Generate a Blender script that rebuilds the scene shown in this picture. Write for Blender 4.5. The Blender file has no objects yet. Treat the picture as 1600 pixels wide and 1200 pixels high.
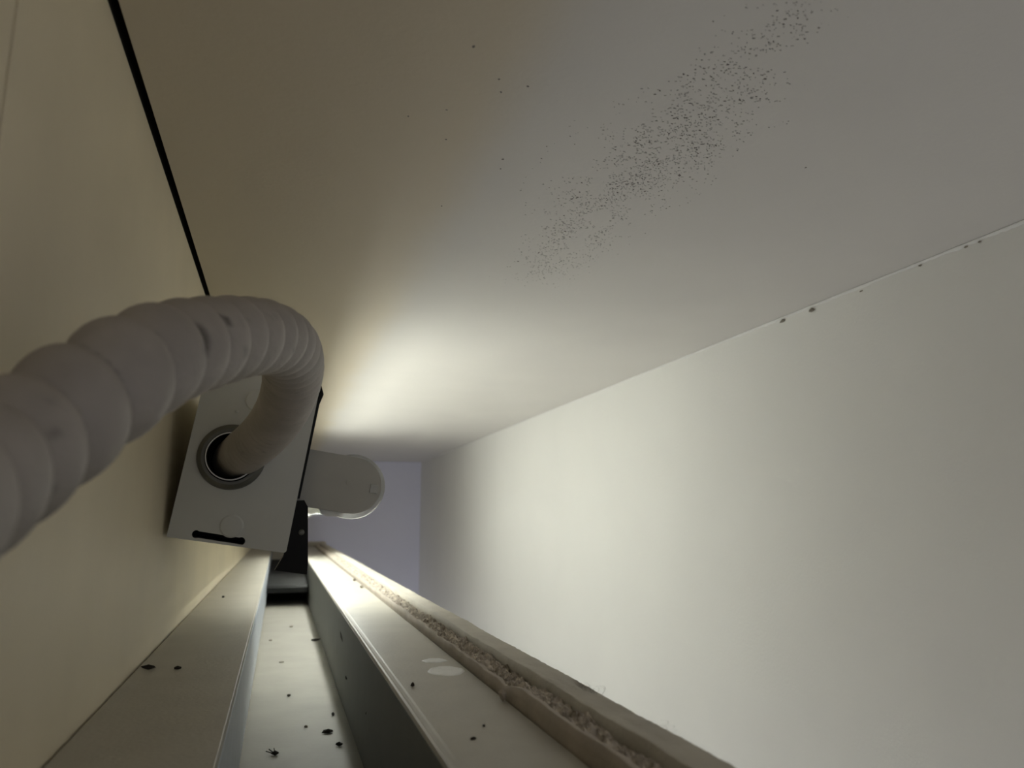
import bpy, bmesh, math, random
from mathutils import Vector, Matrix, noise

# ------------------------------------------------------------------ camera, world, exposure
scene = bpy.context.scene
COL = scene.collection
cam_d = bpy.data.cameras.new('camera')
cam_d.sensor_width = 36.0
cam_d.lens = 25.99
cam_d.clip_start = 0.002
cam_d.clip_end = 50
cam_d.dof.use_dof = True
cam_d.dof.focus_distance = 0.36
cam_d.dof.aperture_fstop = 17.0
cam = bpy.data.objects.new('camera', cam_d)
COL.objects.link(cam)
cam.matrix_world = Matrix((
    (0.95538158, -0.05308168, -0.29056561, 0),
    (-0.2953744, -0.17169146, -0.93982765, 0),
    (0.0, 0.98371966, -0.17970983, 0),
    (0, 0, 0, 1)))
scene.camera = cam

world = bpy.data.worlds.new('world')
scene.world = world
world.use_nodes = True
wb = world.node_tree.nodes['Background']
wb.inputs[0].default_value = (0.87, 0.88, 0.95, 1)
wb.inputs[1].default_value = 0.40

scene.view_settings.view_transform = 'Standard'
scene.view_settings.look = 'None'
scene.view_settings.exposure = 0.53
scene.view_settings.gamma = 1.0
scene.view_settings.use_curve_mapping = False
LAMP_STRENGTH = 41.0

# ------------------------------------------------------------------ dimensions (metres)
XW = -0.058          # face of the left wall
XR = 0.3665          # face of the right wall
H = 0.1551           # ceiling
ZL = -0.0654         # ledge tops
ZF = -0.125          # floor of the recessed track
YE = 2.034           # far wall
Y0 = -0.35           # how far the place runs on behind the camera
YEND = 1.90          # far end of the ledges
random.seed(4)

# ------------------------------------------------------------------ helpers
def mat(name, col, rough=0.6, metal=0.0, spec=0.4, var=0.06, vscale=40.0, bump=0.0, bscale=300.0, tint=None):
    m = bpy.data.materials.new(name)
    m.use_nodes = True
    nt = m.node_tree
    b = nt.nodes['Principled BSDF']
    b.inputs['Roughness'].default_value = rough
    b.inputs['Metallic'].default_value = metal
    b.inputs['Specular IOR Level'].default_value = spec
    tc = nt.nodes.new('ShaderNodeTexCoord')
    n = nt.nodes.new('ShaderNodeTexNoise')
    n.inputs['Scale'].default_value = vscale
    n.inputs['Detail'].default_value = 5
    nt.links.new(tc.outputs['Object'], n.inputs['Vector'])
    r = nt.nodes.new('ShaderNodeValToRGB')
    t = tint or col
    r.color_ramp.elements[0].position = 0.3
    r.color_ramp.elements[1].position = 0.7
    r.color_ramp.elements[0].color = tuple(c * (1 - var) for c in t) + (1,)
    r.color_ramp.elements[1].color = tuple(min(1, c * (1 + var)) for c in col) + (1,)
    nt.links.new(n.outputs['Fac'], r.inputs['Fac'])
    nt.links.new(r.outputs['Color'], b.inputs['Base Color'])
    if bump > 0:
        n2 = nt.nodes.new('ShaderNodeTexNoise')
        n2.inputs['Scale'].default_value = bscale
        n2.inputs['Detail'].default_value = 4
        nt.links.new(tc.outputs['Object'], n2.inputs['Vector'])
        bp = nt.nodes.new('ShaderNodeBump')
        bp.inputs['Strength'].default_value = bump
        bp.inputs['Distance'].default_value = 0.0006
        nt.links.new(n2.outputs['Fac'], bp.inputs['Height'])
        nt.links.new(bp.outputs['Normal'], b.inputs['Normal'])
    m['ramp'] = r.name
    return m

def link(name, me, parent=None, m=None):
    o = bpy.data.objects.new(name, me)
    COL.objects.link(o)
    if m is not None and me is not None:
        me.materials.append(m)
    if parent is not None:
        o.parent = parent
    return o

def tag(o, label=None, cat=None, group=None, kind=None):
    if label: o['label'] = label
    if cat: o['category'] = cat
    if group: o['group'] = group
    if kind: o['kind'] = kind
    return o

def empty(name, loc=(0, 0, 0), ry=0.0):
    o = bpy.data.objects.new(name, None)
    o.empty_display_size = 0.01
    o.location = loc
    o.rotation_euler = (0, ry, 0)
    COL.objects.link(o)
    return o

def bm_obj(name, bm, m, parent=None, smooth=False):
    bmesh.ops.recalc_face_normals(bm, faces=bm.faces)
    me = bpy.data.meshes.new(name)
    bm.to_mesh(me)
    bm.free()
    if smooth:
        for p in me.polygons: p.use_smooth = True
    return link(name, me, parent, m)

def box(bm, x0, x1, y0, y1, z0, z1, bev=0.0, seg=2):
    vs = [bm.verts.new((x, y, z)) for x in (x0, x1) for y in (y0, y1) for z in (z0, z1)]
    fs = [(0, 1, 3, 2), (4, 6, 7, 5), (0, 4, 5, 1), (2, 3, 7, 6), (0, 2, 6, 4), (1, 5, 7, 3)]
    faces = [bm.faces.new([vs[i] for i in f]) for f in fs]
    if bev > 0:
        es = list({e for f in faces for e in f.edges})
        bmesh.ops.bevel(bm, geom=es, offset=bev, segments=seg, affect='EDGES', profile=0.5)

def box_obj(name, x0, x1, y0, y1, z0, z1, m, parent=None, bev=0.0):
    bm = bmesh.new()
    box(bm, x0, x1, y0, y1, z0, z1, bev)
    return bm_obj(name, bm, m, parent)

def plate(bm, outline, holes, y0, y1):
    """flat sheet in the local XZ plane, from y0 to y1, with holes cut through"""
    edges = []
    for loop in [outline] + holes:
        vs = [bm.verts.new((u, y0, w)) for u, w in loop]
        for i in range(len(vs)):
            edges.append(bm.edges.new((vs[i], vs[(i + 1) % len(vs)])))
    r = bmesh.ops.triangle_fill(bm, use_beauty=True, edges=edges)
    faces = [g for g in r['geom'] if isinstance(g, bmesh.types.BMFace)]
    ex = bmesh.ops.extrude_face_region(bm, geom=faces)
    for v in [g for g in ex['geom'] if isinstance(g, bmesh.types.BMVert)]:
        v.co.y = y1

def circle(u, w, r, n=32, a0=0.0, a1=2 * math.pi, close=True):
    k = n if close else n - 1
    return [(u + r * math.cos(a0 + (a1 - a0) * i / k), w + r * math.sin(a0 + (a1 - a0) * i / k)) for i in range(n)]

def lathe_y(bm, prof, u, w, n=40, cap=True):
    """profile (radius, y) turned about a local Y axis through (u, w)"""
    rings = []
    for r, y in prof:
        rings.append([bm.verts.new((u + r * math.cos(2 * math.pi * i / n), y, w + r * math.sin(2 * math.pi * i / n))) for i in range(n)])
    for a, b in zip(rings, rings[1:]):
        for i in range(n):
            bm.faces.new((a[i], a[(i + 1) % n], b[(i + 1) % n], b[i]))
    if cap:
        bm.faces.new(rings[0])
        bm.faces.new(rings[-1])

def fbm(x, y, z, o=4):
    return noise.fractal(Vector((x, y, z)), 1.0, 2.0, o)

# ------------------------------------------------------------------ materials
M_wall_left = mat('tan_painted_board', (0.87, 0.775, 0.575), 0.5, var=0.05, vscale=14, bump=0.25, bscale=60)
M_wall_right = mat('white_wall_paint', (0.80, 0.79, 0.75), 0.75, var=0.015, vscale=9, bump=0.25, bscale=420)
M_far = mat('pale_lilac_wall_paint', (0.78, 0.78, 0.90), 0.8, var=0.02, vscale=6)
M_dark = mat('gap_shade', (0.022, 0.016, 0.011), 0.9, var=0.3, vscale=60)  # boards closing the gaps; the gap's shade is put into their colour
M_ledge = mat('cream_gloss_paint', (0.49, 0.46, 0.39), 0.5, var=0.06, vscale=35, bump=0.3, bscale=500)
M_zinc = mat('galvanised_strip', (0.60, 0.64, 0.70), 0.42, metal=0.35, var=0.06, vscale=70)
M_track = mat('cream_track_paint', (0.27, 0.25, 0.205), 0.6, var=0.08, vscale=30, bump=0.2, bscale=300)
M_track_side = mat('shaded_track_paint', (0.15, 0.147, 0.125), 0.6, var=0.06, vscale=40)  # same paint as the track floor, with its shade put into the colour
M_paper = mat('board_paper', (0.50, 0.44, 0.37), 0.8, var=0.10, vscale=60, bump=0.5, bscale=350)
M_gyp = mat('crumbled_gypsum', (0.66, 0.60, 0.51), 0.95, var=0.3, vscale=220, bump=1.0, bscale=900, tint=(0.34, 0.28, 0.22))
M_strip = mat('dusty_paint', (0.58, 0.54, 0.46), 0.7, var=0.10, vscale=45, bump=0.6, bscale=420)
M_caulk = mat('white_sealant', (0.80, 0.79, 0.75), 0.6, var=0.03, vscale=60, bump=0.5, bscale=260)
M_steel = mat('grey_white_enamel', (0.66, 0.67, 0.64), 0.42, var=0.03, vscale=30, bump=0.08, bscale=200)
M_nut = mat('zinc_locknut', (0.17, 0.17, 0.155), 0.45, metal=0.6, var=0.1, vscale=90)
M_black = mat('black_plastic', (0.005, 0.005, 0.0045), 0.45, spec=0.2, var=0.2, vscale=80)
M_bright = mat('bright_thread', (0.6, 0.6, 0.58), 0.3, metal=0.8, var=0.05)
M_crumb = mat('dark_crumb', (0.035, 0.030, 0.022), 0.9, var=0.4, vscale=500)
M_crumb2 = mat('grey_crumb', (0.30, 0.27, 0.22), 0.9, var=0.3, vscale=500)
M_smear = mat('white_filler_smear', (0.86, 0.86, 0.84), 0.3, var=0.08, vscale=200, bump=0.4, bscale=400)
M_mould_a = mat('mould_dark', (0.20, 0.18, 0.155), 0.95, var=0.3, vscale=300)
M_mould_b = mat('mould_pale', (0.46, 0.44, 0.40), 0.95, var=0.25, vscale=300)
M_fibre = mat('grey_fibre', (0.32, 0.30, 0.27), 0.8)
M_far_shade = mat('far_track_shade', (0.012, 0.012, 0.011), 0.6, metal=0.0, spec=0.12)  # near-black colour stands for shade over the far track floor

# lamp holder: milky translucent plastic
M_holder = mat('milky_plastic', (0.50, 0.49, 0.44), 0.35, var=0.03, vscale=50)
M_rim = mat('clear_rim_plastic', (0.74, 0.74, 0.69), 0.2, var=0.03, vscale=50)
M_rim.node_tree.nodes['Principled BSDF'].inputs['Transmission Weight'].default_value = 0.45

# ceiling: off-white paint
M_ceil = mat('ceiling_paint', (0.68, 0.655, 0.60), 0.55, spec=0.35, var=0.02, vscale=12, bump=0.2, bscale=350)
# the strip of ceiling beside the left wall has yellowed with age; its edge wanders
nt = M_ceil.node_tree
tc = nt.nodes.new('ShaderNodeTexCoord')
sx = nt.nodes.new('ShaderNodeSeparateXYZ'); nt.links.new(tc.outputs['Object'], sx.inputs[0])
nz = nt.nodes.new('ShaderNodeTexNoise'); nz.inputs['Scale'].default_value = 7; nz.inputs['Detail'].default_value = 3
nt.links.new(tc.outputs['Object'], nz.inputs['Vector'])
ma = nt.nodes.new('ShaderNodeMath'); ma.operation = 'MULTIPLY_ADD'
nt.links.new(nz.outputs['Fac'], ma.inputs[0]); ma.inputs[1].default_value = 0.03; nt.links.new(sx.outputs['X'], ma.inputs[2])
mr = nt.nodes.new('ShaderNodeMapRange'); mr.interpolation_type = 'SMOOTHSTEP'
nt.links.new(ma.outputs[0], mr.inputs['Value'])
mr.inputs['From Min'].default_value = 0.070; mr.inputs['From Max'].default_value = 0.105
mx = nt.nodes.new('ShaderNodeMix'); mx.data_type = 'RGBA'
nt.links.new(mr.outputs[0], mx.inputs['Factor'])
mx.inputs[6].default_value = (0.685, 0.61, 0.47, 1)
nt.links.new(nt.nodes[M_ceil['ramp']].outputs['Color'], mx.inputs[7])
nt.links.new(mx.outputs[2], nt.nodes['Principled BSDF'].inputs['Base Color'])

# glowing tube
M_tube = bpy.data.materials.new('lit_tube_glass')
M_tube.use_nodes = True
b = M_tube.node_tree.nodes['Principled BSDF']
b.inputs['Base Color'].default_value = (0.9, 0.9, 0.9, 1)
b.inputs['Emission Color'].default_value = (0.965, 1.0, 0.935, 1)
b.inputs['Emission Strength'].default_value = LAMP_STRENGTH

M_clear = bpy.data.materials.new('clear_cover')
M_clear.use_nodes = True
nt = M_clear.node_tree
for n_ in list(nt.nodes): nt.nodes.remove(n_)
o_ = nt.nodes.new('ShaderNodeOutputMaterial'); mxs = nt.nodes.new('ShaderNodeMixShader')
t_ = nt.nodes.new('ShaderNodeBsdfTransparent'); g_ = nt.nodes.new('ShaderNodeBsdfGlossy'); g_.inputs['Roughness'].default_value = 0.15
mxs.inputs[0].default_value = 0.05
nt.links.new(t_.outputs[0], mxs.inputs[1]); nt.links.new(g_.outputs[0], mxs.inputs[2]); nt.links.new(mxs.outputs[0], o_.inputs[0])

# ------------------------------------------------------------------ the setting
wl = tag(empty('wall_left', (XW, 0.5, 0)), 'tan painted board wall on the left beside the lamp', 'wall', kind='structure')
def wl_panel(y0, y1):
    o = box_obj('panel', -0.018, 0.0, y0 - 0.5, y1 - 0.5, -0.30, H - 0.0004, M_wall_left, wl, bev=0.0006)
wl_panel(Y0, 0.1615)
wl_panel(0.163, YE)
box_obj('gap_shade_backing', -0.03, -0.0185, 0.10 - 0.5, 0.22 - 0.5, -0.30, H + 0.03, M_dark, wl)

box_obj('gap_shade_head', -0.03, -0.0010, Y0 - 0.5, YE - 0.5, H, H + 0.03, M_dark, wl)  # added board, coloured dark to stand for shade in the seam
ce = tag(empty('ceiling', (0, 0, H)), 'off-white ceiling, yellowed beside the left wall, with a band of speckled mould', 'ceiling', kind='structure')
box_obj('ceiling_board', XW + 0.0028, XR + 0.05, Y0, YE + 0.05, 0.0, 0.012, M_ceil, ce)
box_obj('gap_shade_backing', XW - 0.03, 0.02, Y0, YE + 0.05, 0.03, 0.045, M_dark, ce)
box_obj('gap_shade_filler', XW + 0.006, 0.02, Y0, YE + 0.05, 0.0125, 0.0295, M_dark, ce)

# right wall: top edge a little ragged where it meets the ceiling
bm = bmesh.new()
box(bm, XR, XR + 0.05, Y0, YE, -1.2, H - 0.0002)
wr = tag(bm_obj('wall_right', bm, M_wall_right), 'smooth white wall on the right lit by the lamp', 'wall', kind='structure')
tag(box_obj('wall_far', XW - 0.02, XR + 0.05, YE + 0.0005, YE + 0.06, -1.2, H - 0.0005, M_far), 'pale lilac wall closing the far end of the gap', 'wall', kind='structure')

# sealant bead along the right wall
bm = bmesh.new()
ny = 700
prev = None
for i in range(ny + 1):
    y = Y0 + 0.3 + (YE - Y0 - 0.31) * i / ny
    g = 0.0012 + 0.0006 * fbm(y * 60, 1.3, 0) + 0.0006 * fbm(y * 300, 5, 0)
    g = max(0.0004, g)
    ring = [bm.verts.new(p) for p in ((XR + 0.0002, y, H - 0.0002), (XR - g * 0.8, y, H - 0.0002), (XR - g * 0.55, y, H - g * 0.5), (XR - 0.0003, y, H - g * 1.3), (XR + 0.0002, y, H - g * 1.4))]
    if prev:
        for k in range(5):
            bm.faces.new((prev[k], prev[(k + 1) % 5], ring[(k + 1) % 5], ring[k]))
    prev = ring
tag(bm_obj('trim_1', bm, M_caulk, smooth=True), 'thin white sealant bead along ceiling and right wall joint', 'sealant', kind='structure')

# left ledge
lb = tag(empty('trim_2', (XW, 0, ZL)), 'cream painted ledge board against the tan left wall', 'ledge', kind='structure')
box_obj('ledge_board', 0.0011, -0.0131 - XW, Y0, YEND, -0.03, 0, M_ledge, lb, bev=0.0003)
box_obj('gap_shade_base', -0.02, 0.02, Y0, YEND, -0.045, -0.0305, M_dark, lb)  # added dark board standing for shade under the ledge gap

# recessed track
tr = tag(empty('trim_3', (0, 0, ZL)), 'recessed metal track between the two cream ledges', 'track', kind='structure')
d = ZF - ZL
box_obj('side_strip', -0.0145, -0.0128, Y0, YEND, d + 0.0035, -0.004, M_zinc, tr)
box_obj('bottom_plate', -0.030, 0.060, Y0, YEND, d - 0.004, d, M_track, tr)
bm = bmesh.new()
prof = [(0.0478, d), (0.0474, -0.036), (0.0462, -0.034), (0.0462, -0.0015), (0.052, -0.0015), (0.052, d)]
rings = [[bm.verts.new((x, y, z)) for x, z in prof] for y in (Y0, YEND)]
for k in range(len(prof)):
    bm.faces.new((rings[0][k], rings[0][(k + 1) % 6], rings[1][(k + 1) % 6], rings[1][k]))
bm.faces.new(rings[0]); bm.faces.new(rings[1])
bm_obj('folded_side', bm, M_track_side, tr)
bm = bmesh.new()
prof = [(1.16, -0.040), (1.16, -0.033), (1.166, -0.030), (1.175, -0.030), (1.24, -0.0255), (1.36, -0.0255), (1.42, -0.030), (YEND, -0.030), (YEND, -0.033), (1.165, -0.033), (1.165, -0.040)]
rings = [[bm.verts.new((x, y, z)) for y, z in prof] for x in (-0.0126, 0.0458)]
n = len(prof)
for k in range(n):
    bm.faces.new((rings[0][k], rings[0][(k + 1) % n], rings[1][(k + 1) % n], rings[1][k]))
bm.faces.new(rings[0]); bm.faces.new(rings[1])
bm_obj('shade_plate', bm, M_far_shade, tr)  # added dark plate in place of shade at the far end of the track

# right ledge
rl = tag(empty('trim_4', (0, 0, ZL)), 'cream painted ledge board right of the recessed track', 'ledge', kind='structure')
bm = bmesh.new()
prof = [(0.0464, -0.030), (0.0464, -0.0012), (0.0468, -0.0002), (0.0476, 0.0), (0.0484, -0.0002), (0.0496, -0.0002), (0.0504, 0.0), (0.0826, 0.0), (0.0830, -0.0005), (0.0830, -0.030)]
# the moulded lip on the track side is the first few points of the section
rings = [[bm.verts.new((x, y, z)) for x, z in prof] for y in (Y0, YEND)]
n = len(prof)
for k in range(n):
    bm.faces.new((rings[0][k], rings[0][(k + 1) % n], rings[1][(k + 1) % n], rings[1][k]))
bm.faces.new(rings[0]); bm.faces.new(rings[1])
bm_obj('ledge_board', bm, M_ledge, rl)

# broken plasterboard edge: inner paper face, crumbled core, outer strip
gb = tag(empty('trim_5', (0, 0, ZL)), 'broken plasterboard edge with crumbling core along the ledge', 'plasterboard', kind='structure')
def grid_strip(name, nx, ny, fn, m, y0=0.02, y1=YEND, smooth=True, parent=gb):
    bm = bmesh.new()
    rows = []
    for j in range(ny + 1):
        t = j / ny
        y = y0 + (y1 - y0) * (t ** 2.2)
        rows.append([bm.verts.new(fn(i / nx, y)) for i in range(nx + 1)])
    for j in range(ny):
        for i in range(nx):
            bm.faces.new((rows[j][i], rows[j][i + 1], rows[j + 1][i + 1], rows[j + 1][i]))
    me = bpy.data.meshes.new(name)
    bmesh.ops.recalc_face_normals(bm, faces=bm.faces)
    bm.to_mesh(me); bm.free()
    if smooth:
        for p in me.polygons: p.use_smooth = True
    return link(name, me, parent, m)
def brk(y):      # how far the inner paper has been torn down
    s = min(1, max(0, (y - 0.262) / 0.02))
    return s
def f_paper(t, y):
    top = 0.0066 + 0.0004 * fbm(y * 55, 3, 1) - brk(y) * (0.0024 + 0.0012 * fbm(y * 45, 9, 2))
    x = 0.0836 + 0.0005 * fbm(y * 25, 7, 4)
    if t < 0.6:
        k = t / 0.6
        return (x + 0.0004 * k * k, y, -0.012 + (top + 0.012) * k)
    k = (t - 0.6) / 0.4
    e = 0.0022 * (1 + 0.5 * fbm(y * 90, 2, 8))
    return (x + 0.0004 + e * k, y, top - 0.0003 * k * k)
grid_strip('inner_paper_face', 10, 900, f_paper, M_paper)
def f_core(t, y):
    x = 0.0850 + 0.0125 * t
    z = 0.0044 + 0.0018 * fbm(x * 160, y * 90, 0.5) + 0.0022 * fbm(x * 480, y * 300, 3.5)
    z -= 0.0030 * max(0, (t - 0.55) / 0.45) ** 1.5 + 0.0012 * brk(y) * (1 - t)
    if t == 0: z -= 0.003
    return (x, y, z)
grid_strip('crumbled_core', 22, 1500, f_core, M_gyp, smooth=False)
def f_outer(t, y):
    edge = 0.1090 + 0.0004 * fbm(y * 40, 4, 6) + 0.0005 * fbm(y * 260, 4, 9)
    x0 = 0.0968 + 0.0004 * fbm(y * 60, 1, 3)
    tot = 0.0068 + 0.0004 * fbm(y * 12, 0, 3)
    if t < 0.15:
        return (x0, y, -0.006 + (tot + 0.006) * t / 0.15)
    if t < 0.85:
        k = (t - 0.15) / 0.7
        x = x0 + (edge - x0) * k
        z = tot + 0.00035 * fbm(x * 200, y * 70, 1) - 0.0006 * k ** 6
        dn = math.exp(-((y - 0.262) / 0.010) ** 2) * max(0, k - 0.55) * 0.006      # a torn dent
        return (x, y, z - dn)
    k = (t - 0.85) / 0.15
    return (edge + 0.0003 * k, y, tot - 0.0008 - 0.05 * k)
grid_strip('outer_strip', 20, 1200, f_outer, M_strip)
box_obj('board_body', 0.0842, 0.1084, Y0, YEND, -0.30, -0.0062 + 0.004, M_strip, gb)

tag(box_obj('trim_6', XW + 0.001, 0.112, YEND + 0.001, YEND + 0.05, -0.30, ZL + 0.0105, M_strip, bev=0.003), 'dusty cross piece closing the far end of the ledges', 'cross piece', kind='structure')

# ------------------------------------------------------------------ mould on the ceiling
def fleck(bm, x, y, L, W, a, n=6):
    ca, sa = math.cos(a), math.sin(a)
    vs = []
    for i in range(n):
        t = 2 * math.pi * i / n
        r = random.uniform(0.65, 1.15)
        u, v = L * r * math.cos(t), W * r * math.sin(t)
        vs.append((x + u * ca - v * sa, y + u * sa + v * ca))
    lo = [bm.verts.new((p[0], p[1], -0.00012)) for p in vs]
    hi = [bm.verts.new((p[0], p[1], 0.0002)) for p in vs]
    bm.faces.new(lo); bm.faces.new(hi)
    for i in range(n): bm.faces.new((lo[i], lo[(i + 1) % n], hi[(i + 1) % n], hi[i]))
def band(y):        # centre and half width of the mouldy band
    pts = [(0.13, 0.143, 0.016), (0.175, 0.143, 0.017), (0.235, 0.146, 0.031), (0.30, 0.143, 0.032), (0.36, 0.146, 0.028), (0.45, 0.150, 0.026)]
    for a, c in zip(pts, pts[1:]):
        if y <= c[0]:
            t = (y - a[0]) / (c[0] - a[0])
            return a[1] + (c[1] - a[1]) * t, a[2] + (c[2] - a[2]) * t
    return pts[-1][1:]
for nm, m, cnt, thr, sc in (('mould_fleck_patch', M_mould_a, 520, -0.06, 0.8), ('mould_fleck_patch', M_mould_b, 2200, -0.22, 0.75)):
    bm = bmesh.new()
    k = 0
    while k < cnt:
        y = random.triangular(0.13, 0.46, 0.27)
        c, hw = band(y)
        s = max(-1.35, min(1.35, random.gauss(0.1, 0.5)))
        x = c + hw * s
        if fbm(x * 55, y * 40, 2.0) < thr + 0.25 * abs(s) - 0.12: continue
        L = random.uniform(0.00025, 0.00075) * sc * (1.6 if random.random() < 0.06 else 1)
        fleck(bm, x, y, L, L * random.uniform(0.3, 0.7), random.uniform(-0.5, 0.9))
        k += 1
    tag(bm_obj(nm, bm, m, ce), 'grey mould flecks scattered in a band', kind='stuff')
SPECKS = [(.0534, .2162, 1.1), (.0668, .2316, .8), (.0697, .2391, 1.0), (.0780, .2327, .9), (.0531, .2570, .7), (.0397, .2659, .7), (.0576, .2791, .8), (.0995, .2723, .6), (.0851, .2886, 1.1), (.0866, .2976, .8), (.0695, .3449, 1.0), (.2170, .2560, .8)]
for x, y, s in SPECKS:
    bm = bmesh.new()
    fleck(bm, 0, 0, 0.0007 * s, 0.0005 * s, random.uniform(0, 3), 7)
    o = bm_obj('mould_speck', bm, M_mould_a, ce)
    o.location = (x, y, 0)

# ------------------------------------------------------------------ the lamp fitting
TH = math.radians(8.5)
LY0, LY1 = 0.43, 1.40
fx = tag(empty('lamp_fitting', (-0.0259, LY0, -0.0137), TH), 'grey metal batten lamp fitting with round cable entry, tilted beside the left wall', 'lamp')
W2, HB = 0.0305, 0.094
# end plate with the cable hole and the notch in its lower edge
out = [(-W2 + 0.0005, 0.0), (W2 - 0.001, 0.0), (W2, 0.001), (W2, HB - 0.001), (W2 - 0.001, HB), (-W2 + 0.001, HB), (-W2, HB - 0.001), (-W2, 0.0005)]
slot = circle(-0.0166, 0.0034, 0.0021, 10, math.pi * 0.30, math.pi * 1.70, False) + circle(0.0064, 0.0030, 0.0021, 10, -math.pi * 0.70, math.pi * 0.70, False)
bm = bmesh.new()
plate(bm, out, [circle(-0.0078, 0.0463, 0.0132, 36), slot], 0.0, 0.0012)
ep = bm_obj('end_plate', bm, M_steel, fx)
bm = bmesh.new()
for (u, w, r) in ((0.0, 0.0101, 0.0062), (-0.0015, 0.0791, 0.0062)):
    bm = bmesh.new()
    lathe_y(bm, [(r, 0.0003), (r, -0.0002), (r - 0.0008, -0.0007), (r - 0.002, -0.0008), (0.0008, -0.0008)], u, w, 32)
    bm_obj('embossed_boss', bm, M_steel, ep, smooth=False)
bm = bmesh.new()
lathe_y(bm, [(0.0010, 0.0003), (0.0009, -0.0004), (0.0004, -0.0006)], -0.0104, 0.0712, 12)
bm_obj('rivet', bm, M_steel, ep)
# body: hollow folded sheet behind the plate
L = LY1 - LY0
bm = bmesh.new()
box(bm, -W2 + 0.0004, -W2 + 0.0014, 0.0013, L, 0.0004, HB - 0.0004)
box(bm, W2 - 0.0014, W2 - 0.0004, 0.0013, L, 0.0004, HB - 0.0004)
box(bm, -W2 + 0.0014, W2 - 0.0014, 0.0013, L, HB - 0.0014, HB - 0.0004)
box(bm, -W2 + 0.0014, W2 - 0.0014, 0.0013, L, 0.0004, 0.0012)
box(bm, -W2 + 0.0014, W2 - 0.0014, L - 0.0012, L, 0.0014, HB - 0.0014)
bm_obj('body', bm, M_steel, fx)
bm = bmesh.new()
plate(bm, [(-W2 + 0.0016, 0.0016), (W2 - 0.0016, 0.0016), (W2 - 0.0016, HB - 0.0016), (-W2 + 0.0016, HB - 0.0016)], [], 0.045, 0.047)
bm_obj('inner_baffle', bm, M_black, fx)
# dark seal round the plate's top and right edges
bm = bmesh.new()
plate(bm, [(W2 - 0.0002, 0.030), (W2 + 0.0014, 0.030), (W2 + 0.0016, 0.084), (W2 + 0.0028, 0.090), (W2 + 0.0004, HB + 0.0010), (-0.012, HB + 0.0012), (-0.012, HB - 0.0002), (W2 - 0.0002, HB - 0.0002)], [], 0.0014, 0.010)
bm_obj('edge_seal', bm, M_black, fx)
# black bracket low on the right, with its screw
bm = bmesh.new()
plate(bm, [(W2 - 0.0006, 0.0285), (0.0345, 0.0295), (0.0372, 0.0262), (0.0432, -0.004), (0.0438, -0.010), (W2 - 0.004, -0.010), (W2 - 0.001, -0.002)], [], 0.004, 0.020)
br = bm_obj('bracket', bm, M_black, fx)
bm = bmesh.new()
lathe_y(bm, [(0.0016, 0.0042), (0.0016, 0.0032), (0.0008, 0.0026)], 0.0365, 0.012, 14)
bm_obj('screw', bm, M_nut, br)
# cable entry: locknut, bushing with a bright thread
UH, WH = -0.0078, 0.0463
bm = bmesh.new()
lathe_y(bm, [(0.0132, 0.0008), (0.0172, 0.0006), (0.0178, -0.0004), (0.0174, -0.0022), (0.0152, -0.0036), (0.0136, -0.0036), (0.0132, -0.0026), (0.0132, 0.0008)], UH, WH, 48, cap=False)
ln = bm_obj('locknut', bm, M_nut, fx, smooth=False)
bm = bmesh.new()
lathe_y(bm, [(0.0131, 0.012), (0.0131, -0.0052), (0.0126, -0.0056), (0.0121, -0.0050), (0.0121, 0.012)], UH, WH, 48, cap=False)
bs = bm_obj('bushing', bm, M_black, fx, smooth=False)
bm = bmesh.new()
lathe_y(bm, [(0.0130, -0.0048), (0.0130, -0.0060), (0.0124, -0.0060), (0.0124, -0.0048)], UH, WH, 48, cap=False)
bm_obj('bright_rim', bm, M_bright, bs)

# lamp holders at both ends of the tube
UC, WC = 0.0602, 0.0424
def holder(name, y, sgn):
    e = empty(name); e.parent = fx
    e.location = (0, y, 0)
    def stadium(r, u0, cu):
        return [(u0, WC - r), (cu, WC - r)] + circle(cu, WC, r, 28, -math.pi / 2, math.pi / 2, False) + [(cu, WC + r), (u0, WC + r)]
    def clean(p):
        q = []
        for a in p:
            if not q or (abs(a[0] - q[-1][0]) + abs(a[1] - q[-1][1])) > 1e-5: q.append(a)
        return q
    bm = bmesh.new()
    plate(bm, clean(stadium(0.0162, W2 + 0.0002, UC)), [], 0.0, sgn * 0.010)
    o = bm_obj('holder_plate', bm, M_holder, e)
    bv = o.modifiers.new('b', 'BEVEL'); bv.width = 0.0009; bv.segments = 2; bv.limit_method = 'ANGLE'
    bm = bmesh.new()
    ring = circle(UC, WC - 0.0006, 0.0188, 44)
    plate(bm, ring, [], sgn * 0.0045, sgn * 0.0125)
    o = bm_obj('end_ring', bm, M_rim, e)
    bv = o.modifiers.new('b', 'BEVEL'); bv.width = 0.0012; bv.segments = 3; bv.limit_method = 'ANGLE'
    # tab under the plate
    bm = bmesh.new()
    plate(bm, [(0.0435, WC - 0.0160), (0.0455, WC - 0.0186), (0.0490, WC - 0.0196), (0.0545, WC - 0.0190), (0.0545, WC - 0.0155), (0.0435, WC - 0.0155)], [], sgn * 0.002, sgn * 0.010)
    bm_obj('tab', bm, M_rim, e)
    # small dimple and keyhole moulding on the face
    bm = bmesh.new()
    lathe_y(bm, [(0.0016, sgn * 0.001), (0.0014, -sgn * 0.0005), (0.0006, -sgn * 0.0006)], UC - 0.003, WC + 0.001, 16)
    bm_obj('pivot', bm, M_holder, e)
    bm = bmesh.new()
    box(bm, UC + 0.0095, UC + 0.0142, -0.0004 * sgn, 0.0010 * sgn, WC - 0.003, WC + 0.0024, 0.0003, 1)
    bm_obj('key_block', bm, M_rim, e)
    return e
holder('lamp_holder', 0.010, 1)
holder('lamp_holder', L - 0.012, -1)

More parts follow.
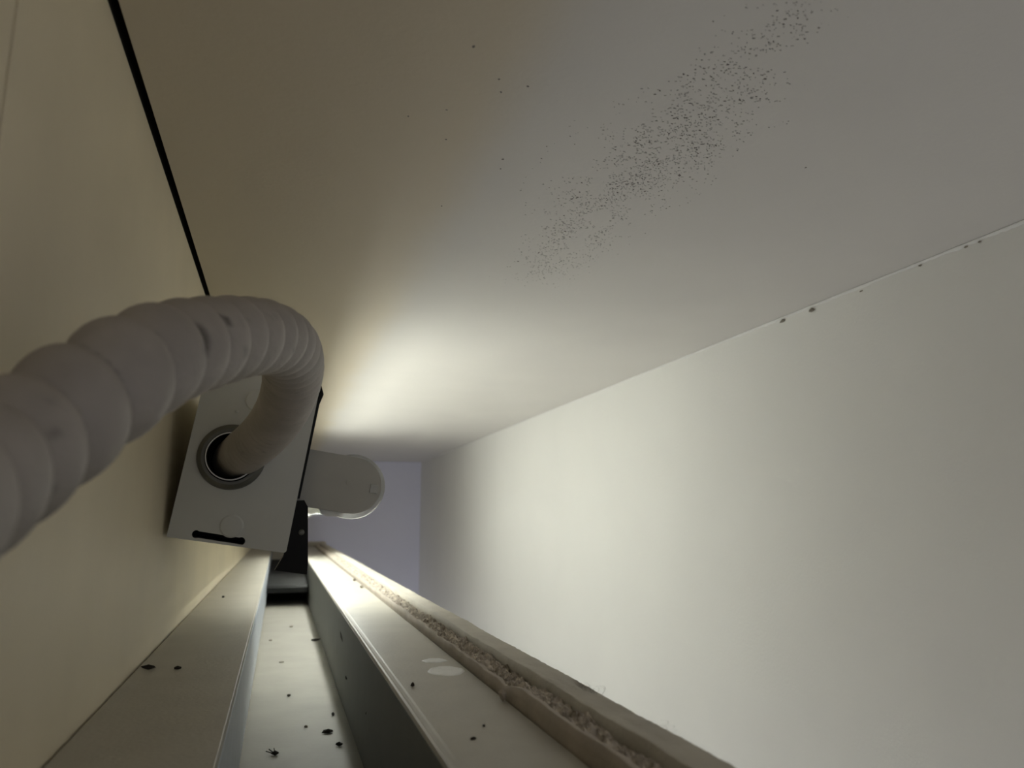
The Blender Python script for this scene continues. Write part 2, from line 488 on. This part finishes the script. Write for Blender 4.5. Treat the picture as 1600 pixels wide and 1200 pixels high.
# tube
tb = empty('lamp_tube'); tb.location = (-0.0259, LY0, -0.0137); tb.rotation_euler = (0, TH, 0)
tag(tb, 'lit white lamp tube held between the plastic holders of the grey fitting', 'lamp tube')
TR = 0.0128
UT = UC + 0.0055                    # tube axis
OF = 0.0085
y0, y1 = 0.038, L - 0.040
# strip set off centre; unseen opaque back added to keep light off left ceiling
UE, WE, RE = UT + OF, WC, 0.0029
bm = bmesh.new()
lathe_y(bm, [(RE, 0.15), (RE, y1)], UE, WE, 12)
bm_obj('light_strip', bm, M_tube, tb)
def hit(deg):                       # angle on the tube wall seen from the strip in world direction deg
    a = math.radians(deg) + TH
    c = OF * math.cos(a)
    t = -c + math.sqrt(c * c + TR * TR - OF ** 2)
    return math.atan2(t * math.sin(a), OF + t * math.cos(a))
A0, A1 = hit(82.0), hit(-140.0) + 2 * math.pi
def arc(name, a0, a1, ra, rb, ya, yb, m, n=40):
    bm = bmesh.new()
    sec = [(ra, a0 + (a1 - a0) * i / n) for i in range(n + 1)] + [(rb, a1 + (a0 - a1) * i / n) for i in range(n + 1)]
    R_ = [[bm.verts.new((UT + r * math.cos(a), y, WC + r * math.sin(a))) for r, a in sec] for y in (ya, yb)]
    k = len(sec)
    for i in range(k):
        bm.faces.new((R_[0][i], R_[0][(i + 1) % k], R_[1][(i + 1) % k], R_[1][i]))
    for i in range(n):
        for q in R_: bm.faces.new((q[i], q[i + 1], q[k - 2 - i], q[k - 1 - i]))
    return bm_obj(name, bm, m, tb)
arc('added_light_shield', A0, A1, TR, TR - 0.0008, y0, y1, M_steel)
arc('clear_cover', A1 - 2 * math.pi + 0.001, A0 - 0.001, TR, TR - 0.0005, y0, y1, M_clear)
for ya, yb in ((0.0228, 0.0378), (L - 0.0398, L - 0.0248)):
    bm = bmesh.new()
    lathe_y(bm, [(TR * 0.96, ya), (TR * 1.02, ya + 0.001), (TR * 1.02, yb - 0.001), (TR * 0.96, yb)], UT, WC, 40)
    bm_obj('end_cap', bm, M_bright, tb)

# ------------------------------------------------------------------ flexible conduit
CR = 0.0120
PTS = [(-.0455, -.16, -.0530), (-.0455, -.05, -.0520), (-.0455, .00, -.034), (-.0445, .05, -.014), (-.0437, .0847, -.0050), (-.0447, .1045, -.0014), (-.0451, .1218, .0036), (-.0447, .1367, .0084), (-.0415, .1474, .0142), (-.0382, .1548, .0203), (-.0331, .1629, .0282),
       (-.0282, .1785, .0366), (-.0234, .1946, .0424), (-.0174, .2138, .0494), (-.0125, .2277, .0534), (-.0070, .2473, .0589), (-.0009, .2686, .0619), (.0027, .2987, .0613),
       (.0023, .3309, .0562), (-.0017, .3648, .0481), (-.0110, .398, .0400), (-.0215, .426, .0350), (-.0270, .452, .0330), (-.0272, .470, .0328)]
P = [Vector(p) for p in PTS]
for _ in range(2):      # relax the centre line a little
    P = [P[0]] + [(P[i - 1] + P[i] * 6 + P[i + 1]) / 8 for i in range(1, len(P) - 1)] + [P[-1]]
def catmull(p0, p1, p2, p3, t):
    return 0.5 * ((2 * p1) + (p2 - p0) * t + (2 * p0 - 5 * p1 + 4 * p2 - p3) * t * t + (3 * p1 - p0 - 3 * p2 + p3) * t ** 3)
dense = []
for i in range(len(P) - 1):
    a = P[max(0, i - 1)]; d_ = P[min(len(P) - 1, i + 2)]
    for k in range(60):
        dense.append(catmull(a, P[i], P[i + 1], d_, k / 60))
dense.append(P[-1])
S = [0.0]
for a, c in zip(dense, dense[1:]): S.append(S[-1] + (c - a).length)
STEP = 0.00055
N = int(S[-1] / STEP)
pts = []; j = 0
for i in range(N + 1):
    s = S[-1] * i / N
    while j < len(S) - 2 and S[j + 1] < s: j += 1
    t = (s - S[j]) / max(1e-9, S[j + 1] - S[j])
    pts.append(dense[j].lerp(dense[j + 1], t))
NR = 48
def pitch(y):          # ribs lie wide apart near the start and close up round the bend
    if y < 0.15: return 0.0150
    if y < 0.24: return 0.0150 + (0.0135 - 0.0150) * (y - 0.15) / 0.09
    if y < 0.34: return 0.0135 + (0.0050 - 0.0135) * (y - 0.24) / 0.10
    return 0.0050
def amp(y):
    for (ya, aa), (yb, ab) in zip(AMP, AMP[1:]):
        if y <= yb: return aa + (ab - aa) * max(0.0, (y - ya) / (yb - ya))
    return AMP[-1][1]
AMP = [(-1.0, 0.23), (0.20, 0.23), (0.27, 0.16), (0.33, 0.12), (0.39, 0.06), (0.43, 0.03), (0.50, 0.03)]
PH = 0.0
nrm = Vector((1, 0, 0))
verts, cols = [], []
smax = S[-1]
def near(p, a): return (p - a).length
for i, p in enumerate(pts):
    tg = (pts[min(N, i + 1)] - pts[max(0, i - 1)]).normalized()
    nrm = (nrm - tg * nrm.dot(tg)).normalized()
    bn = tg.cross(nrm)
    s = smax * i / N
    PH += (smax / N) / pitch(p.y)
    am = amp(p.y)
    for k in range(NR):
        th = 2 * math.pi * k / NR
        ph = (PH + th / (2 * math.pi)) % 1.0
        lobe = max(0.0, math.sin(math.pi * ph ** 1.5)) ** 0.5
        r = CR * (1.01 - am + am * lobe) * (1 + 0.012 * fbm(s * 60, math.cos(th), math.sin(th)))
        v = p + (nrm * math.cos(th) + bn * math.sin(th)) * r
        verts.append(v)
        dirt_valley = 0.0
        q = v - Vector((-.0209, .1820, .0390)); e = (q.x * 1.5) ** 2 + (q.y * .6) ** 2 + q.z ** 2
        dirt_valley = max(dirt_valley, min(1, max(0, (0.0062 - math.sqrt(e)) / 0.0010)) * .55)
        q = v - Vector((-.0175, .1984, .0482)); e = max(abs(q.x * .9 - q.z * .25), abs(q.z * 1.5 + q.x * .3), abs(q.y * .4))
        dirt_valley = max(dirt_valley, min(1, max(0, (0.0032 - e) / 0.0005)) * .65)
        g_ = fbm(s * 130, math.cos(th) * 2.2, math.sin(th) * 2.2)
        dirt_valley = max(dirt_valley, min(.3, max(0, (g_ - .62) * 1.2)))
        if am > .05 and (ph < .035 or ph > .975): dirt_valley = max(dirt_valley, .35)  # rib valleys coloured darker, besides the dirt
        cols.append(1 - dirt_valley)
faces = []
for i in range(N):
    for k in range(NR):
        faces.append((i * NR + k, i * NR + (k + 1) % NR, (i + 1) * NR + (k + 1) % NR, (i + 1) * NR + k))
me = bpy.data.meshes.new('flexible_conduit')
me.from_pydata([tuple(v) for v in verts], [], faces)
for p in me.polygons: p.use_smooth = True
M_cond = mat('grey_white_vinyl', (0.45, 0.42, 0.405), 0.55, var=0.05, vscale=60, bump=0.25, bscale=500, tint=(0.40, 0.37, 0.355))
cd = link('flexible_conduit', me, None, M_cond)
at_ = me.color_attributes.new('grime_valley', 'FLOAT_COLOR', 'POINT')
at_.data.foreach_set('color', [c for v in cols for c in (v, v * .99, v * .95, 1.0)])
nt = M_cond.node_tree
va = nt.nodes.new('ShaderNodeVertexColor'); va.layer_name = 'grime_valley'
mu = nt.nodes.new('ShaderNodeMix'); mu.data_type = 'RGBA'; mu.blend_type = 'MULTIPLY'; mu.inputs['Factor'].default_value = 1
nt.links.new(nt.nodes[M_cond['ramp']].outputs['Color'], mu.inputs[6]); nt.links.new(va.outputs['Color'], mu.inputs[7])
nt.links.new(mu.outputs[2], nt.nodes['Principled BSDF'].inputs['Base Color'])
tag(cd, 'ribbed grey-white flexible conduit arching into the grey lamp fitting', 'conduit')

# ------------------------------------------------------------------ debris
def crumb_mesh(seed, sx_, sy_, sz_):
    rnd = random.Random(seed)
    bm = bmesh.new()
    bmesh.ops.create_icosphere(bm, subdivisions=1, radius=1)
    for v in bm.verts:
        v.co *= rnd.uniform(0.6, 1.15)
        v.co.x *= sx_; v.co.y *= sy_; v.co.z *= sz_
    zmin = min(v.co.z for v in bm.verts)
    for v in bm.verts: v.co.z -= zmin + 0.0001
    return bm
def crumb(x, y, z, sx_, sy_, sz_, rz, label, m=M_crumb, name='debris_crumb', group=None):
    o = bm_obj(name, crumb_mesh(int(abs(x) * 1e5 + y * 1e4), sx_, sy_, sz_), m)
    o.location = (x, y, z); o.rotation_euler = (0, 0, rz)
    tag(o, label, 'debris', group)
    return o
g1 = 'dark crumbs in the recessed track'
crumb(.0343, .480, ZF, .0042, .0022, .0015, .1, 'long black crumb near the shadow edge in the lower track', group=g1)
crumb(.0420, .8289, ZF, .0062, .0030, .0018, .1, 'dark elongated flake in the shaded upper part of the track', group=g1)
crumb(.0129, .5837, ZF, .0016, .0016, .0012, 0, 'small dark speck in the middle of the lit track floor', group=g1)
crumb(.0221, .4976, ZF, .0014, .0014, .0010, 0, 'small brown speck left of the long black crumb', m=M_crumb2, group=g1)
crumb(.0396, .520, ZF, .0016, .0018, .0012, 0, 'small crumb just above the long black crumb in the track', group=g1)
crumb(.0385, .452, ZF, .0034, .0014, .0012, -.3, 'thin dark sliver just below the long black crumb in the track', group=g1)
crumb(.0084, .7185, ZF, .0034, .0018, .0008, .2, 'faint grey crumb high on the lit track floor', m=M_crumb2, group=g1)
crumb(.0197, .9418, ZF, .0026, .0016, .0010, 0, 'pale grey crumb farthest up the lit track floor', m=M_crumb2, group=g1)
crumb(-.0020, .845, ZF, .0024, .0014, .0010, 0, 'pale grey crumb beside the blue-grey strip of the track', m=M_crumb2, group=g1)
bl = 'dark brown crumb on the cream ledge below the left wall'
crumb(-.0519, .3762, ZL, .0040, .0012, .0012, .1, 'longer dark sliver on the left ledge beside the tan wall', group='crumbs on the ledges')
crumb(-.0397, .3725, ZL, .0018, .0010, .0009, 0, 'short dark crumb on the left ledge right of the longer sliver', group='crumbs on the ledges')
crumb(-.0419, .6897, ZL, .0014, .0022, .0014, 0, 'dark crumb on the left ledge close below the lamp fitting', group='crumbs on the ledges')
crumb(.0540, .308, ZL, .0010, .0010, .0010, 0, 'tiny dark grain on the right ledge beside the track lip', group='crumbs on the ledges')
crumb(.0595, .2316, ZL, .0014, .0007, .0006, .3, 'dark crumb on the right ledge nearest the bottom of the picture', group='crumbs on the ledges')
crumb(.0660, .2440, ZL, .0005, .0005, .0005, .3, 'tiny grain on the right ledge right of the nearest dark crumb', group='crumbs on the ledges')
crumb(.0800, .8300, ZL, .0018, .0030, .0018, .3, 'far dark crumb on the bright right ledge beside the plasterboard', m=M_crumb2, group='crumbs on the ledges')
crumb(.0790, .7450, ZL, .0020, .0030, .0018, .3, 'nearer dark crumb on the bright right ledge beside the plasterboard', m=M_crumb2, group='crumbs on the ledges')
crumb(.0812, .2740, ZL, .0016, .0022, .0022, .3, 'torn chip wedged between right ledge and plasterboard edge', m=M_paper, group='crumbs on the ledges')
for (x, y, z, r_, lab) in ((.0466, .5134, -.1021, .0016, 'dark grain stuck on the shaded side of the track, low down'), (.0466, .3949, -.0960, .0013, 'faint dark grain stuck midway on the shaded track side')):
    crumb(x, y, z, r_ * .6, r_, r_, 0, lab, group=g1)
bm = crumb_mesh(31, .0007, .0200, .0024)
o = bm_obj('splinter', bm, M_crumb)
o.location = (.0463, .560, -.0830); o.rotation_euler = (.10, 0, 0)
tag(o, 'long dark splinter stuck high on the shaded side of the track', 'debris')
# insect-like splinter: a body with thin legs
bm = crumb_mesh(77, .0026, .0014, .0012)
sp = bm_obj('dead_insect', bm, M_crumb)
sp.location = (.0044, .4457, ZF); sp.rotation_euler = (0, 0, -.4)
tag(sp, 'small dark dead insect on the lit track floor at the bottom', 'insect')
for a, l in ((2.6, .006), (2.1, .006), (3.2, .0055)):
    bm = bmesh.new(); box(bm, 0, l, -.0002, .0002, .0004, .0008)
    bmesh.ops.rotate(bm, verts=bm.verts, matrix=Matrix.Rotation(-.25, 3, 'Y') @ Matrix.Identity(3))
    bmesh.ops.rotate(bm, verts=bm.verts, matrix=Matrix.Rotation(a, 3, 'Z'))
    bm_obj('leg', bm, M_crumb, sp)

# white smear of filler on the right ledge
bm = bmesh.new()
def blob(cx, cy, rx, ry, seed):
    rnd = random.Random(seed); n = 26
    pr = [1 + 0.16 * fbm(math.cos(2 * math.pi * i / n) * 2 + seed, math.sin(2 * math.pi * i / n) * 2, 0) for i in range(n)]
    lo = [bm.verts.new((cx + rx * pr[i] * math.cos(2 * math.pi * i / n), cy + ry * pr[i] * math.sin(2 * math.pi * i / n), -0.0001)) for i in range(n)]
    hi = [bm.verts.new((cx + rx * .86 * pr[i] * math.cos(2 * math.pi * i / n), cy + ry * .86 * pr[i] * math.sin(2 * math.pi * i / n), 0.0003)) for i in range(n)]
    for i in range(n): bm.faces.new((lo[i], lo[(i + 1) % n], hi[(i + 1) % n], hi[i]))
    bm.faces.new(lo); bm.faces.new(hi)
blob(0, 0, .0084, .0115, 3)
blob(.0000, .0250, .0058, .0060, 8)
sm = bm_obj('filler_smear', bm, M_smear)
sm.location = (.0730, .334, ZL)
tag(sm, 'white smear of filler on the right ledge beside the plasterboard', 'smear')

# flakes on the right wall's top edge
for i, (y, z, s, lab) in enumerate([(.4708, .1525, 1.3, 'larger left dark chip under the sealant on the right wall'), (.437, .1518, 1.4, 'larger right dark chip under the sealant on the right wall'),
                       (.3879, .1515, .6, 'small faint chip midway along the top of the right wall'), (.3389, .1528, .6, 'small chip near the right picture edge under the sealant'), (.3069, .1530, .5, 'fine scratch-like chip under the sealant close to the right picture edge'), (.2980, .1528, .5, 'fine scratch-like chip under the sealant, last before the right picture edge')]):
    bm = crumb_mesh(100 + i, .0012 * s, .0030 * s, .0012 * s)
    o = bm_obj('wall_chip', bm, M_crumb2)
    o.location = (XR - 0.0004, y, z - 0.0014 * s); tag(o, lab, 'chip', 'chips along the top of the right wall')
# fine fibres standing on the torn outer edge
def tuft(x, y, n, hgt, label, seed):
    rnd = random.Random(seed)
    bm = bmesh.new()
    for _ in range(n):
        px, py, pz = rnd.uniform(-.003, .003), rnd.uniform(-.006, .006), -0.0008
        a = rnd.uniform(0, 6.28); curl = rnd.uniform(-1.2, 1.2); prev = None
        for q in range(10):
            ring = [bm.verts.new((px + .00005 * math.cos(c), py + .00005 * math.sin(c), pz)) for c in (0, 2.09, 4.19)]
            if prev:
                for c in range(3): bm.faces.new((prev[c], prev[(c + 1) % 3], ring[(c + 1) % 3], ring[c]))
            prev = ring
            px += .0008 * math.cos(a); pz += hgt / 10 * rnd.uniform(.2, 1.2) * math.cos(q * .25); py += .0008 * math.sin(a); a += curl * .5
    o = bm_obj('fibre_tuft', bm, M_fibre)
    o.location = (x, y, ZL + .0066); tag(o, label, 'fibres', 'paper fibres on the plasterboard edge')
tuft(.108, .252, 12, .007, 'tuft of fine fibres on the torn outer plasterboard edge', 1)
tuft(.1085, .205, 4, .003, 'few short fibres on the outer plasterboard edge near the bottom', 5)
